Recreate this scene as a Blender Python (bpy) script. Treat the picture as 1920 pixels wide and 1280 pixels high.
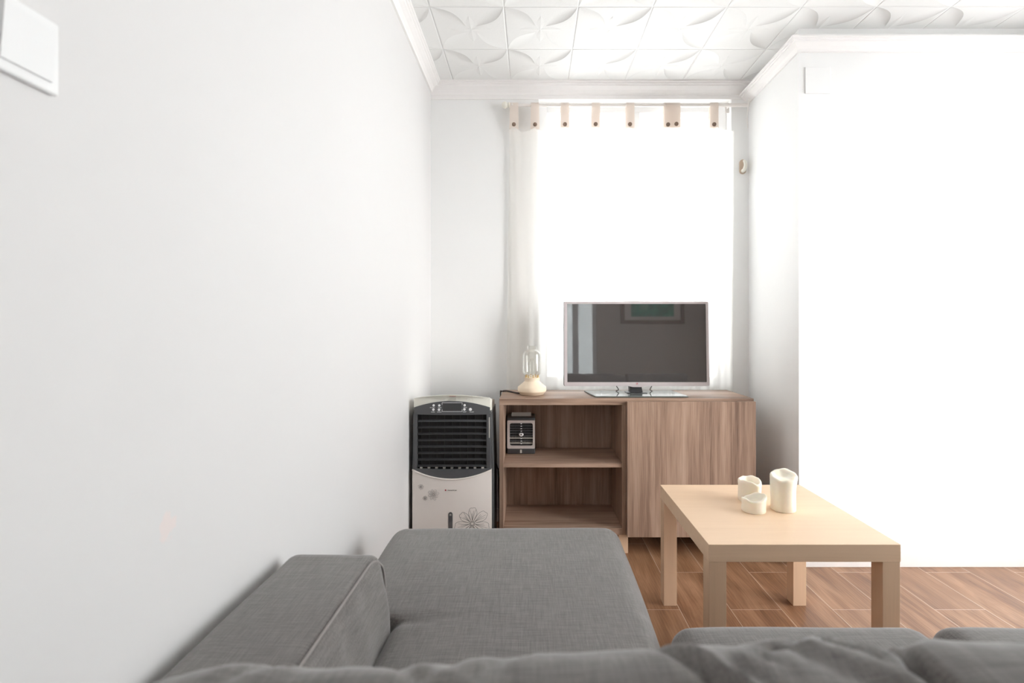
import bpy, bmesh, math, random
from mathutils import Vector, Matrix, noise

random.seed(7)
for o in list(bpy.data.objects):
    bpy.data.objects.remove(o)
C = bpy.context.scene.collection
SC = bpy.context.scene

# ------------------------------------------------------------------ camera
F_PX, VPX, VPY, CAM_H = 950.0, 998.0, 613.0, 1.072
cam_d = bpy.data.cameras.new('camera')
cam = bpy.data.objects.new('camera', cam_d)
C.objects.link(cam)
cam.location = (0, 0, CAM_H)
cam.rotation_euler = (math.pi / 2, 0, 0)
cam_d.sensor_fit = 'HORIZONTAL'
cam_d.sensor_width = 36.0
cam_d.lens = F_PX / 1920 * 36.0
cam_d.shift_x = (960 - VPX) / 1920
cam_d.shift_y = (VPY - 640) / 1920
cam_d.clip_start = 0.02
cam_d.dof.use_dof = True
cam_d.dof.focus_distance = 2.1
cam_d.dof.aperture_fstop = 4.0
SC.camera = cam

# ------------------------------------------------------------------ light
SC.view_settings.view_transform = 'Standard'
SC.view_settings.look = 'None'
SC.view_settings.gamma = 1.0
SC.view_settings.use_curve_mapping = False
SC.view_settings.exposure = 0.1
SC.cycles.max_bounces = 14
SC.cycles.diffuse_bounces = 10
SC.cycles.glossy_bounces = 5
SC.cycles.transmission_bounces = 8
SC.cycles.transparent_max_bounces = 12
SC.cycles.sample_clamp_indirect = 8
SC.cycles.use_denoising = True

world = bpy.data.worlds.new('sky')
SC.world = world
world.use_nodes = True
wb = world.node_tree.nodes['Background']
wb.inputs['Color'].default_value = (0.95, 0.985, 1.0, 1)
wb.inputs['Strength'].default_value = 8.5

# low hazy sun entering by the balcony window on the right, spreading over the right-hand wall
sun_d = bpy.data.lights.new('sun', 'SUN')
sun_d.energy = 14.0
sun_d.angle = math.radians(55)
sun_d.color = (1.0, 0.975, 0.965)
sun = bpy.data.objects.new('sun', sun_d)
sun.rotation_euler = Vector((-0.60, 0.76, -0.22)).to_track_quat('-Z', 'Y').to_euler()
C.objects.link(sun)


def portal(name, loc, rot, sx, sy):
    l = bpy.data.lights.new(name, 'AREA')
    l.shape = 'RECTANGLE'
    l.size, l.size_y = sx, sy
    l.cycles.is_portal = True
    o = bpy.data.objects.new(name, l)
    o.location = loc
    o.rotation_euler = rot
    C.objects.link(o)
    return o


# room dimensions
XL, XR = -0.56, 2.42          # left and right walls
YB, YF = 2.80, 2.273          # back wall behind the cabinet, nearer wall on the right
XS = 1.196                    # side wall between the two
YR = -1.75                    # wall behind the camera
ZC = 2.41
W1 = (0.035, 1.10, 0.74, 2.335)     # window in back wall x0,x1,z0,z1
W2 = (0.70, 2.2, 0.06, 2.3)         # window in right wall y0,y1,z0,z1
W3 = (0.02, 0.87, 0.10, 2.2)       # window in rear wall x0,x1,z0,z1
portal('window_portal', ((W1[0] + W1[1]) / 2, YB + 0.19, (W1[2] + W1[3]) / 2), (-math.pi / 2, 0, 0), W1[1] - W1[0], W1[3] - W1[2])
portal('window_portal', (XR + 0.17, (W2[0] + W2[1]) / 2, (W2[2] + W2[3]) / 2), (0, math.pi / 2, 0), W2[3] - W2[2], W2[1] - W2[0])

portal('window_portal', ((W3[0] + W3[1]) / 2, YR - 0.17, (W3[2] + W3[3]) / 2), (math.pi / 2, 0, 0), W3[1] - W3[0], W3[3] - W3[2])


# ------------------------------------------------------------------ materials
class NT:
    def __init__(self, name):
        self.m = bpy.data.materials.new(name)
        self.m.use_nodes = True
        self.t = self.m.node_tree
        self.b = self.t.nodes['Principled BSDF']

    def n(self, typ, **kw):
        nd = self.t.nodes.new(typ)
        for k, v in kw.items():
            if k.startswith('i_'):
                nd.inputs[k[2:].replace('_', ' ')].default_value = v
            else:
                setattr(nd, k, v)
        return nd

    def l(self, a, b):
        self.t.links.new(a, b)

    def coords(self, scale=(1, 1, 1), loc=(0, 0, 0)):
        tc = self.n('ShaderNodeTexCoord')
        mp = self.n('ShaderNodeMapping')
        mp.inputs['Scale'].default_value = scale
        mp.inputs['Location'].default_value = loc
        self.l(tc.outputs['Object'], mp.inputs['Vector'])
        return mp.outputs['Vector']

    def math(self, op, a, b=None, c=None):
        nd = self.n('ShaderNodeMath', operation=op)
        for i, v in enumerate((a, b, c)):
            if v is None:
                continue
            if isinstance(v, (int, float)):
                nd.inputs[i].default_value = v
            else:
                self.l(v, nd.inputs[i])
        return nd.outputs[0]

    def mix(self, fac, a, b, blend='MIX'):
        nd = self.n('ShaderNodeMix', data_type='RGBA', blend_type=blend)
        for i, v in ((0, fac), (6, a), (7, b)):
            if isinstance(v, (int, float)):
                nd.inputs[i].default_value = v
            elif isinstance(v, tuple):
                nd.inputs[i].default_value = v if len(v) == 4 else v + (1,)
            else:
                self.l(v, nd.inputs[i])
        return nd.outputs[2]

    def noise(self, vec, scale, detail=3, rough=0.5, dist=0.0):
        nd = self.n('ShaderNodeTexNoise')
        nd.inputs['Scale'].default_value = scale
        nd.inputs['Detail'].default_value = detail
        nd.inputs['Roughness'].default_value = rough
        nd.inputs['Distortion'].default_value = dist
        self.l(vec, nd.inputs['Vector'])
        return nd.outputs['Fac']

    def ramp(self, fac, stops):
        nd = self.n('ShaderNodeValToRGB')
        el = nd.color_ramp.elements
        while len(el) < len(stops):
            el.new(0.5)
        for e, (p, c) in zip(el, stops):
            e.position = p
            e.color = c if len(c) == 4 else c + (1,)
        self.l(fac, nd.inputs['Fac'])
        return nd.outputs['Color']

    def bump(self, h, strength=0.3, dist=0.01):
        nd = self.n('ShaderNodeBump')
        nd.inputs['Strength'].default_value = strength
        nd.inputs['Distance'].default_value = dist
        self.l(h, nd.inputs['Height'])
        self.l(nd.outputs['Normal'], self.b.inputs['Normal'])


def plain(name, col, rough=0.5, metal=0.0, var=0.04, scale=30, spec=0.5, coat=0.0, bump=0.0):
    t = NT(name)
    f = t.noise(t.coords(), scale)
    a = tuple(c * (1 - var) for c in col)
    b = tuple(min(1, c * (1 + var)) for c in col)
    t.l(t.mix(f, a, b), t.b.inputs['Base Color'])
    t.b.inputs['Roughness'].default_value = rough
    t.b.inputs['Metallic'].default_value = metal
    t.b.inputs['Specular IOR Level'].default_value = spec
    t.b.inputs['Coat Weight'].default_value = coat
    if bump:
        t.bump(f, bump, 0.002)
    return t.m


def wall_mat(name, col, patch=False):
    t = NT(name)
    v = t.coords()
    f = t.noise(v, 1.3, 4)
    base = t.mix(f, tuple(c * 0.975 for c in col), tuple(min(1, c * 1.02) for c in col))
    if patch:
        # small uneven salmon coloured filler patch on the plaster
        sep = t.n('ShaderNodeSeparateXYZ')
        t.l(v, sep.inputs[0])
        dy = t.math('DIVIDE', t.math('SUBTRACT', sep.outputs[1], 0.777), 0.017)
        dz = t.math('DIVIDE', t.math('SUBTRACT', sep.outputs[2], 0.765), 0.021)
        d = t.math('SQRT', t.math('ADD', t.math('MULTIPLY', dy, dy), t.math('MULTIPLY', dz, dz)))
        d = t.math('ADD', d, t.math('MULTIPLY', t.math('SUBTRACT', t.noise(v, 55, 3), 0.5), 2.2))
        mk = t.n('ShaderNodeMapRange')
        mk.inputs[1].default_value = 0.75
        mk.inputs[2].default_value = 1.05
        mk.inputs[3].default_value = 0.45
        mk.inputs[4].default_value = 0.0
        t.l(d, mk.inputs[0])
        base = t.mix(mk.outputs[0], base, (0.82, 0.66, 0.62))
    t.l(base, t.b.inputs['Base Color'])
    t.b.inputs['Roughness'].default_value = 0.62
    t.b.inputs['Specular IOR Level'].default_value = 0.3
    h = t.math('ADD', t.noise(v, 9, 3), t.math('MULTIPLY', t.noise(v, 160, 2), 0.06))
    t.bump(h, 0.12, 0.008)
    return t.m


def wood(name, c_dark, c_mid, c_light, axis='Z', grain=55, rough=0.45, contrast=1.0, fine=1.0, stretch=0.045):
    t = NT(name)
    sc = {'X': (stretch, 1, 1), 'Y': (1, stretch, 1), 'Z': (1, 1, stretch)}[axis]
    v = t.coords(sc)
    broad = t.noise(v, grain * 0.16, 4, 0.55, 0.6)
    mid = t.noise(v, grain, 5, 0.6, 0.3)
    sc2 = tuple(s if s == 1 else s * 0.5 for s in sc)
    fn = t.noise(t.coords(sc2), grain * 7, 2, 0.5)
    f = t.math('ADD', t.math('MULTIPLY', broad, 0.55), t.math('MULTIPLY', mid, 0.45))
    f = t.math('ADD', t.math('MULTIPLY', t.math('SUBTRACT', f, 0.5), 1.6 * contrast), 0.5)
    col = t.ramp(f, [(0.25, c_dark), (0.5, c_mid), (0.78, c_light)])
    lines = t.math('MULTIPLY', t.math('SUBTRACT', fn, 0.5), 0.55 * fine)
    col = t.mix(t.math('MAXIMUM', lines, 0.0), col, tuple(c * 0.35 for c in c_dark))
    col = t.mix(t.math('MAXIMUM', t.math('MULTIPLY', lines, -1.6), 0.0), col, c_light)
    t.l(col, t.b.inputs['Base Color'])
    t.b.inputs['Roughness'].default_value = rough
    t.b.inputs['Specular IOR Level'].default_value = 0.4
    t.bump(mid, 0.08, 0.002)
    return t.m


def fabric(name, c0, c1, thread=420.0, warm=(0.2, 0.17, 0.155)):
    t = NT(name)
    a = t.noise(t.coords((1, 0.045, 0.6)), thread, 2, 0.6)
    b = t.noise(t.coords((0.045, 1, 0.6)), thread, 2, 0.6)
    c = t.noise(t.coords((1, 1, 0.09)), thread, 2, 0.6)
    n = t.math('MULTIPLY', t.math('ADD', t.math('ADD', a, b), t.math('MULTIPLY', c, 0.35)), 0.4255)
    n = t.math('ADD', t.math('MULTIPLY', t.math('SUBTRACT', n, 0.5), 2.4), 0.5)
    base = t.ramp(n, [(0.15, c0), (0.85, c1)])
    blot = t.noise(t.coords(), 7, 3, 0.5)
    base = t.mix(t.math('MULTIPLY', t.math('GREATER_THAN', 1.0, 0.0), t.math('MULTIPLY', blot, 0.45)), base, t.mix(0.5, base, warm))
    t.l(base, t.b.inputs['Base Color'])
    t.b.inputs['Roughness'].default_value = 0.9
    t.b.inputs['Specular IOR Level'].default_value = 0.15
    t.b.inputs['Sheen Weight'].default_value = 0.4
    t.b.inputs['Sheen Roughness'].default_value = 0.5
    t.bump(n, 0.25, 0.0012)
    return t.m


def floor_mat():
    t = NT('wood_look_floor_planks')
    tc = t.n('ShaderNodeTexCoord')
    sep = t.n('ShaderNodeSeparateXYZ')
    t.l(tc.outputs['Object'], sep.inputs[0])
    W, R = 0.585, 0.1935
    u = t.math('ADD', sep.outputs[1], -2.216 - W / 2 + 12 * W)
    w = t.math('ADD', sep.outputs[0], -0.56 + 12 * R)
    cmb = t.n('ShaderNodeCombineXYZ')
    t.l(u, cmb.inputs[0])
    t.l(w, cmb.inputs[1])
    br = t.n('ShaderNodeTexBrick')
    br.offset = 0.5
    br.offset_frequency = 2
    br.inputs['Color1'].default_value = (0, 0, 0, 1)
    br.inputs['Color2'].default_value = (1, 1, 1, 1)
    br.inputs['Mortar'].default_value = (0.5, 0.5, 0.5, 1)
    br.inputs['Scale'].default_value = 1
    br.inputs['Mortar Size'].default_value = 0.0011
    br.inputs['Mortar Smooth'].default_value = 0.2
    br.inputs['Bias'].default_value = 0
    br.inputs['Brick Width'].default_value = W
    br.inputs['Row Height'].default_value = R
    t.l(cmb.outputs[0], br.inputs['Vector'])
    # per plank shift so that the grain differs on each plank
    vm = t.n('ShaderNodeVectorMath', operation='MULTIPLY_ADD')
    t.l(br.outputs['Color'], vm.inputs[0])
    vm.inputs[1].default_value = (7.3, 3.1, 5.7)
    t.l(tc.outputs['Object'], vm.inputs[2])

    def st(s):
        mp = t.n('ShaderNodeMapping')
        mp.inputs['Scale'].default_value = s
        t.l(vm.outputs[0], mp.inputs['Vector'])
        return mp.outputs[0]
    broad = t.noise(st((1, 0.14, 1)), 13, 4, 0.55, 1.2)
    wv = t.n('ShaderNodeTexWave', wave_type='BANDS', bands_direction='X')
    wv.inputs['Scale'].default_value = 26
    wv.inputs['Distortion'].default_value = 16
    wv.inputs['Detail'].default_value = 3
    wv.inputs['Detail Scale'].default_value = 0.7
    t.l(st((1, 0.13, 1)), wv.inputs['Vector'])
    fine = t.noise(st((1, 0.05, 1)), 150, 3, 0.6)
    f = t.math('ADD', t.math('MULTIPLY', broad, 0.78), t.math('ADD', t.math('MULTIPLY', wv.outputs['Fac'], 0.07), t.math('MULTIPLY', fine, 0.2)))
    col = t.ramp(f, [(0.3, (0.13, 0.056, 0.027)), (0.5, (0.26, 0.130, 0.066)), (0.72, (0.42, 0.24, 0.138))])
    tint = t.math('MULTIPLY', br.outputs['Color'], 0.22)
    col = t.mix(tint, col, (0.27, 0.15, 0.09))
    col = t.mix(br.outputs['Fac'], col, (0.62, 0.50, 0.40))
    t.l(col, t.b.inputs['Base Color'])
    rg = t.math('ADD', t.math('MULTIPLY', fine, 0.22), 0.22)
    t.l(rg, t.b.inputs['Roughness'])
    t.b.inputs['Specular IOR Level'].default_value = 0.55
    h = t.math('SUBTRACT', t.math('MULTIPLY', fine, 0.25), br.outputs['Fac'])
    t.bump(h, 0.25, 0.0012)
    return t.m


def ceiling_mat():
    """white embossed foam tiles: square grid, four curved leaves at every grid node"""
    t = NT('embossed_ceiling_tiles')
    tc = t.n('ShaderNodeTexCoord')
    sep = t.n('ShaderNodeSeparateXYZ')
    t.l(tc.outputs['Object'], sep.inputs[0])
    S, SY = 0.3115, 0.323
    x = t.math('DIVIDE', t.math('ADD', sep.outputs[0], 0.119 + 20 * S), S)
    y = t.math('DIVIDE', t.math('ADD', sep.outputs[1], -2.117 + 20 * SY), SY)
    fx = t.math('SUBTRACT', t.math('FRACT', t.math('ADD', x, 0.5)), 0.5)   # -.5..+.5, zero on grid lines
    fy = t.math('SUBTRACT', t.math('FRACT', t.math('ADD', y, 0.5)), 0.5)
    ax = t.math('ABSOLUTE', fx)
    ay = t.math('ABSOLUTE', fy)
    gl = t.math('MINIMUM', ax, ay)
    g = t.n('ShaderNodeMapRange')
    g.inputs[1].default_value = 0.0
    g.inputs[2].default_value = 0.016
    g.inputs[3].default_value = -1.0
    g.inputs[4].default_value = 0.0
    t.l(gl, g.inputs[0])
    # leaf along each diagonal: radius r, offset o across the diagonal
    r = t.math('MULTIPLY', t.math('ADD', ax, ay), 1.0)            # 0 at node, 1 at cell centre
    sgn = t.math('MULTIPLY', t.math('SIGN', fx), t.math('SIGN', fy))
    off = t.math('MULTIPLY', t.math('SUBTRACT', ax, ay), sgn)
    half = t.math('MULTIPLY', t.math('SINE', t.math('MULTIPLY', t.math('MINIMUM', t.math('DIVIDE', r, 0.86), 1.0), math.pi)), 0.15)
    q = t.math('DIVIDE', t.math('ADD', off, half), t.math('ADD', t.math('MULTIPLY', half, 2.0), 0.0005))  # 0..1 across the leaf
    inside = t.math('MULTIPLY', t.math('GREATER_THAN', q, 0.0), t.math('LESS_THAN', q, 1.0))
    inside = t.math('MULTIPLY', inside, t.math('LESS_THAN', r, 0.86))
    leaf = t.math('MULTIPLY', inside, t.math('MULTIPLY', t.math('POWER', t.math('MAXIMUM', q, 0.0), 2.4), t.math('MULTIPLY', half, 15.0)))
    # small second star at the cell centre
    cx = t.math('SUBTRACT', 0.5, ax)
    cy = t.math('SUBTRACT', 0.5, ay)
    cr = t.math('ADD', cx, cy)
    h2 = t.math('MULTIPLY', t.math('SINE', t.math('MULTIPLY', t.math('MINIMUM', t.math('DIVIDE', t.math('MAXIMUM', cx, cy), 0.3), 1.0), math.pi)), 0.055)
    q2 = t.math('DIVIDE', t.math('MINIMUM', cx, cy), t.math('ADD', h2, 0.0005))
    l2 = t.math('MULTIPLY', t.math('LESS_THAN', q2, 1.0), t.math('MULTIPLY', t.math('SUBTRACT', 1.0, q2), 0.22))
    h = t.math('ADD', t.math('ADD', leaf, l2), t.math('MULTIPLY', g.outputs[0], 0.45))
    h = t.math('ADD', h, t.math('MULTIPLY', t.noise(tc.outputs['Object'], 120, 2), 0.05))
    t.b.inputs['Base Color'].default_value = (0.80, 0.80, 0.79, 1)
    t.b.inputs['Roughness'].default_value = 0.6
    t.bump(h, 0.7, 0.010)
    return t.m


def glass_thin(name, tint=(1, 1, 1), refl=0.1, rough=0.0, body=0.0):
    """clear glazing: lets light straight through, reflects more at grazing angles"""
    t = NT(name)
    t.t.nodes.remove(t.b)
    out = [n for n in t.t.nodes if n.type == 'OUTPUT_MATERIAL'][0]
    tr = t.n('ShaderNodeBsdfTransparent')
    tr.inputs['Color'].default_value = tint + (1,)
    gl = t.n('ShaderNodeBsdfGlossy')
    gl.inputs['Roughness'].default_value = rough
    gl.inputs['Color'].default_value = (1, 1, 1, 1)
    lw = t.n('ShaderNodeLayerWeight')
    lw.inputs['Blend'].default_value = 0.35
    f = t.math('ADD', t.math('MULTIPLY', lw.outputs['Fresnel'], 0.8 if refl < .2 else 0.28), refl * 0.06)
    mx = t.n('ShaderNodeMixShader')
    t.l(f, mx.inputs[0])
    t.l(tr.outputs[0], mx.inputs[1])
    t.l(gl.outputs[0], mx.inputs[2])
    last = mx.outputs[0]
    t.l(last, out.inputs['Surface'])
    return t.m


def cloth_mat(name, col, trans=0.5, thru=0.08):
    t = NT(name)
    t.t.nodes.remove(t.b)
    out = [n for n in t.t.nodes if n.type == 'OUTPUT_MATERIAL'][0]
    n = t.noise(t.coords(), 500, 2)
    c = t.mix(n, tuple(x * 0.97 for x in col), col)
    d = t.n('ShaderNodeBsdfDiffuse')
    s = t.n('ShaderNodeBsdfTranslucent')
    p = t.n('ShaderNodeBsdfTransparent')
    t.l(c, d.inputs['Color'])
    t.l(c, s.inputs['Color'])
    m1 = t.n('ShaderNodeMixShader')
    m1.inputs[0].default_value = trans
    t.l(d.outputs[0], m1.inputs[1])
    t.l(s.outputs[0], m1.inputs[2])
    m2 = t.n('ShaderNodeMixShader')
    m2.inputs[0].default_value = thru
    t.l(m1.outputs[0], m2.inputs[1])
    t.l(p.outputs[0], m2.inputs[2])
    t.l(m2.outputs[0], out.inputs['Surface'])
    return t.m


M = {}
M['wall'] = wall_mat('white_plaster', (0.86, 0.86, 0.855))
M['wall_patch'] = wall_mat('white_plaster_patched', (0.70, 0.688, 0.682), patch=True)  # same white paint, toned down to offset the strong light on this wall
M['wall_taupe'] = wall_mat('taupe_plaster', (0.66, 0.60, 0.56))
M['trim'] = plain('white_moulding', (0.88, 0.86, 0.85), 0.5, var=0.02)
M['ceiling'] = ceiling_mat()
M['floor'] = floor_mat()
M['pvc'] = plain('white_window_plastic', (0.85, 0.85, 0.85), 0.35, var=0.01)
M['glass'] = glass_thin('window_glass')
M['lampglass'] = glass_thin('clear_lamp_glass', (0.97, 0.97, 0.96), 0.25)
M['curtain'] = cloth_mat('off_white_cotton', (0.93, 0.915, 0.89), 0.56, 0.2)
M['tab'] = cloth_mat('off_white_cotton_doubled', (0.90, 0.84, 0.79), 0.42, 0.0)
M['button'] = plain('brown_button', (0.22, 0.15, 0.11), 0.5)
M['dimming_sheet'] = cloth_mat('thin_white_dimming_cloth', (0.90, 0.92, 0.92), 0.4, 0.06)
M['rod'] = plain('white_rod_metal', (0.82, 0.78, 0.75), 0.35)
M['cab_v'] = wood('grey_walnut_upright', (0.165, 0.10, 0.070), (0.34, 0.224, 0.162), (0.48, 0.345, 0.262), 'Z', 42, contrast=1.25, fine=1.7)
M['cab_h'] = wood('grey_walnut_level', (0.19, 0.118, 0.083), (0.38, 0.255, 0.186), (0.52, 0.375, 0.29), 'X', 42, contrast=1.25, fine=1.7)
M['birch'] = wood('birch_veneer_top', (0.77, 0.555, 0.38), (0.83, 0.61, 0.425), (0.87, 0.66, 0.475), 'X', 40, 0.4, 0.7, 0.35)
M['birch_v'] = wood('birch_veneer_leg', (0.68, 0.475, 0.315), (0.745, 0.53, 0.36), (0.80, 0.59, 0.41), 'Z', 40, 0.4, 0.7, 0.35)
M['fabric'] = fabric('grey_woven_upholstery', (0.088, 0.081, 0.077), (0.195, 0.182, 0.174))
M['seam'] = plain('grey_piping', (0.26, 0.24, 0.23), 0.9)
M['candle'] = plain('ivory_wax', (0.93, 0.865, 0.74), 0.45, var=0.02)
M['candle'].node_tree.nodes['Principled BSDF'].inputs['Subsurface Weight'].default_value = 0.35
M['candle'].node_tree.nodes['Principled BSDF'].inputs['Subsurface Radius'].default_value = (0.03, 0.02, 0.012)
M['candle'].node_tree.nodes['Principled BSDF'].inputs['Subsurface Scale'].default_value = 0.25
M['wick'] = plain('burnt_wick', (0.05, 0.04, 0.035), 0.9)
M['cream'] = plain('matt_cream_lacquer', (0.80, 0.66, 0.50), 0.5, var=0.01)
M['brass'] = plain('brass', (0.55, 0.38, 0.16), 0.3, 0.9)
M['cord'] = plain('dark_cord', (0.045, 0.032, 0.028), 0.6)
M['black'] = plain('black_plastic', (0.05, 0.05, 0.052), 0.35)
M['dark'] = plain('charcoal_plastic', (0.085, 0.086, 0.09), 0.4)
M['deep'] = plain('dark_inside', (0.018, 0.016, 0.016), 0.8)
M['ivory'] = plain('ivory_plastic', (0.82, 0.80, 0.72), 0.4, var=0.01)
M['shell'] = plain('warm_white_plastic', (0.82, 0.765, 0.725), 0.4, var=0.01)
M['white'] = plain('white_plastic', (0.82, 0.82, 0.82), 0.4, var=0.01)
M['ink'] = plain('grey_ink', (0.17, 0.16, 0.15), 0.7)
M['inkl'] = plain('light_grey_ink', (0.36, 0.34, 0.33), 0.7)
M['inkd'] = plain('dark_ink', (0.05, 0.04, 0.035), 0.7)
M['red'] = plain('red_ink', (0.42, 0.03, 0.05), 0.5)
M['silver'] = plain('rose_silver_plastic', (0.60, 0.54, 0.54), 0.35, 0.15, var=0.01)
M['tvback'] = plain('dark_tv_shell', (0.04, 0.04, 0.042), 0.5)
M['lid'] = plain('grey_translucent_lid', (0.52, 0.50, 0.46), 0.35)
M['body'] = plain('pale_grey_plastic', (0.50, 0.45, 0.43), 0.4, var=0.01)
M['hookm'] = plain('beige_hook_plastic', (0.58, 0.46, 0.36), 0.35)
M['frame'] = plain('brown_picture_frame', (0.20, 0.13, 0.09), 0.5)
M['mount'] = plain('picture_mount', (0.86, 0.80, 0.75), 0.7)
M['door'] = plain('white_door_paint', (0.80, 0.82, 0.83), 0.4, var=0.01)
t = NT('television_screen')
t.b.inputs['Base Color'].default_value = (0.055, 0.050, 0.049, 1)
t.b.inputs['Roughness'].default_value = 0.03
t.b.inputs['IOR'].default_value = 2.3
M['screen'] = t.m
t = NT('grey_glass_base')
t.b.inputs['Base Color'].default_value = (0.17, 0.185, 0.175, 1)
t.b.inputs['Roughness'].default_value = 0.05
t.b.inputs['IOR'].default_value = 1.36
M['glassbase'] = t.m
t = NT('green_painting')
v = t.coords()
t.l(t.ramp(t.noise(v, 7, 5, 0.6, 0.8), [(0.3, (0.0, 0.22, 0.15)), (0.55, (0.02, 0.42, 0.30)), (0.75, (0.3, 0.62, 0.45))]), t.b.inputs['Base Color'])
M['painting'] = t.m


# ------------------------------------------------------------------ mesh helpers
def obj(name, bm, mat, parent=None, smooth=False, loc=None):
    me = bpy.data.meshes.new(name)
    bmesh.ops.recalc_face_normals(bm, faces=bm.faces)
    bm.to_mesh(me)
    bm.free()
    if smooth:
        for p in me.polygons:
            p.use_smooth = True
        if smooth != 'all':
            me.set_sharp_from_angle(angle=math.radians(40))
    o = bpy.data.objects.new(name, me)
    me.materials.append(M[mat] if isinstance(mat, str) else mat)
    C.objects.link(o)
    if parent:
        o.parent = parent
    if loc:
        o.location = loc
    return o


def thing(name, label, cat, loc=(0, 0, 0), group=None, rotz=0):
    o = bpy.data.objects.new(name, None)
    o.empty_display_size = 0.1
    C.objects.link(o)
    o.location = loc
    o.rotation_euler = (0, 0, rotz)
    o['label'] = label
    o['category'] = cat
    if group:
        o['group'] = group
    return o


def tag(o, label, cat, group=None):
    o['label'] = label
    o['category'] = cat
    if group:
        o['group'] = group
    return o


def struct(name, bm, mat, label=None):
    o = obj(name, bm, mat)
    o['kind'] = 'structure'
    if label:
        o['label'] = label
    return o


def box(bm, x0, x1, y0, y1, z0, z1, bev=0.0, seg=2):
    r = bmesh.ops.create_cube(bm, size=1)
    vs = r['verts']
    for v in vs:
        v.co = Vector((x0 + (v.co.x + .5) * (x1 - x0), y0 + (v.co.y + .5) * (y1 - y0), z0 + (v.co.z + .5) * (z1 - z0)))
    if bev > 0:
        es = list({e for v in vs for e in v.link_edges})
        bmesh.ops.bevel(bm, geom=es, offset=bev, segments=seg, affect='EDGES', profile=0.5)
    return bm


def B(*a, **k):
    return box(bmesh.new(), *a, **k)


def lathe(bm, prof, cx=0, cy=0, seg=48, closed=False):
    rings = []
    for (r, z) in prof:
        if r < 1e-6:
            rings.append([bm.verts.new((cx, cy, z))])
        else:
            rings.append([bm.verts.new((cx + r * math.cos(2 * math.pi * i / seg), cy + r * math.sin(2 * math.pi * i / seg), z)) for i in range(seg)])
    for a, b in zip(rings, rings[1:]):
        for i in range(seg):
            j = (i + 1) % seg
            if len(a) == 1 and len(b) == 1:
                continue
            if len(a) == 1:
                bm.faces.new((a[0], b[j], b[i]))
            elif len(b) == 1:
                bm.faces.new((a[i], a[j], b[0]))
            else:
                bm.faces.new((a[i], a[j], b[j], b[i]))
    return bm


def smooth_path(pts, n=8):
    pts = [Vector(p) for p in pts]
    if len(pts) < 3:
        return pts
    P = [pts[0] * 2 - pts[1]] + pts + [pts[-1] * 2 - pts[-2]]
    out = []
    for i in range(1, len(P) - 2):
        p0, p1, p2, p3 = P[i - 1:i + 3]
        for k in range(n):
            s = k / n
            out.append(0.5 * ((2 * p1) + (p2 - p0) * s + (2 * p0 - 5 * p1 + 4 * p2 - p3) * s * s + (3 * p1 - p0 - 3 * p2 + p3) * s ** 3))
    out.append(pts[-1])
    return out


def tube(bm, pts, r, seg=10, cap=True):
    pts = [Vector(p) for p in pts]
    t0 = (pts[1] - pts[0]).normalized()
    up = Vector((0, 0, 1)) if abs(t0.z) < 0.9 else Vector((1, 0, 0))
    nrm = t0.cross(up).normalized()
    rings = []
    for i, p in enumerate(pts):
        t = (pts[min(i + 1, len(pts) - 1)] - pts[max(i - 1, 0)]).normalized()
        nrm = (nrm - t * nrm.dot(t)).normalized()
        b = t.cross(nrm)
        rr = r[i] if isinstance(r, (list, tuple)) else r
        rings.append([bm.verts.new(p + (nrm * math.cos(2 * math.pi * k / seg) + b * math.sin(2 * math.pi * k / seg)) * rr) for k in range(seg)])
    for a, b in zip(rings, rings[1:]):
        for k in range(seg):
            j = (k + 1) % seg
            bm.faces.new((a[k], a[j], b[j], b[k]))
    if cap:
        bm.faces.new(rings[0][::-1])
        bm.faces.new(rings[-1])
    return bm


def sheet(bm, fn, nu, nv, thick=None):
    """grid surface fn(u,v)->Vector; with thick (Vector or function) closes it into a slab"""
    def grid(f):
        return [[bm.verts.new(f(i / nu, j / nv)) for j in range(nv + 1)] for i in range(nu + 1)]
    g = grid(fn)
    for i in range(nu):
        for j in range(nv):
            bm.faces.new((g[i][j], g[i + 1][j], g[i + 1][j + 1], g[i][j + 1]))
    if thick is not None:
        h = grid(lambda u, v: fn(u, v) + Vector(thick))
        for i in range(nu):
            for j in range(nv):
                bm.faces.new((h[i][j], h[i][j + 1], h[i + 1][j + 1], h[i + 1][j]))
        for i in range(nu):
            bm.faces.new((g[i][0], h[i][0], h[i + 1][0], g[i + 1][0]))
            bm.faces.new((g[i][nv], g[i + 1][nv], h[i + 1][nv], h[i][nv]))
        for j in range(nv):
            bm.faces.new((g[0][j], g[0][j + 1], h[0][j + 1], h[0][j]))
            bm.faces.new((g[nu][j], h[nu][j], h[nu][j + 1], g[nu][j + 1]))
    return bm


def prism(bm, poly, axis, a, b):
    """extrude a closed 2-D polygon between a and b along axis"""
    def mk(p, q, w):
        return {'X': (w, p, q), 'Y': (p, w, q), 'Z': (p, q, w)}[axis]
    A = [bm.verts.new(mk(p, q, a)) for p, q in poly]
    Bv = [bm.verts.new(mk(p, q, b)) for p, q in poly]
    n = len(poly)
    bm.faces.new(A)
    bm.faces.new(Bv[::-1])
    for i in range(n):
        j = (i + 1) % n
        bm.faces.new((A[i], Bv[i], Bv[j], A[j]))
    return bm


def rrect(cx, cy, hx, hy, r, n=6):
    pts = []
    for (sx, sy, a0) in ((1, 1, 0), (-1, 1, 90), (-1, -1, 180), (1, -1, 270)):
        for k in range(n + 1):
            a = math.radians(a0 + 90 * k / n)
            pts.append((cx + sx * (hx - r) + r * math.cos(a), cy + sy * (hy - r) + r * math.sin(a)))
    return pts


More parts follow.
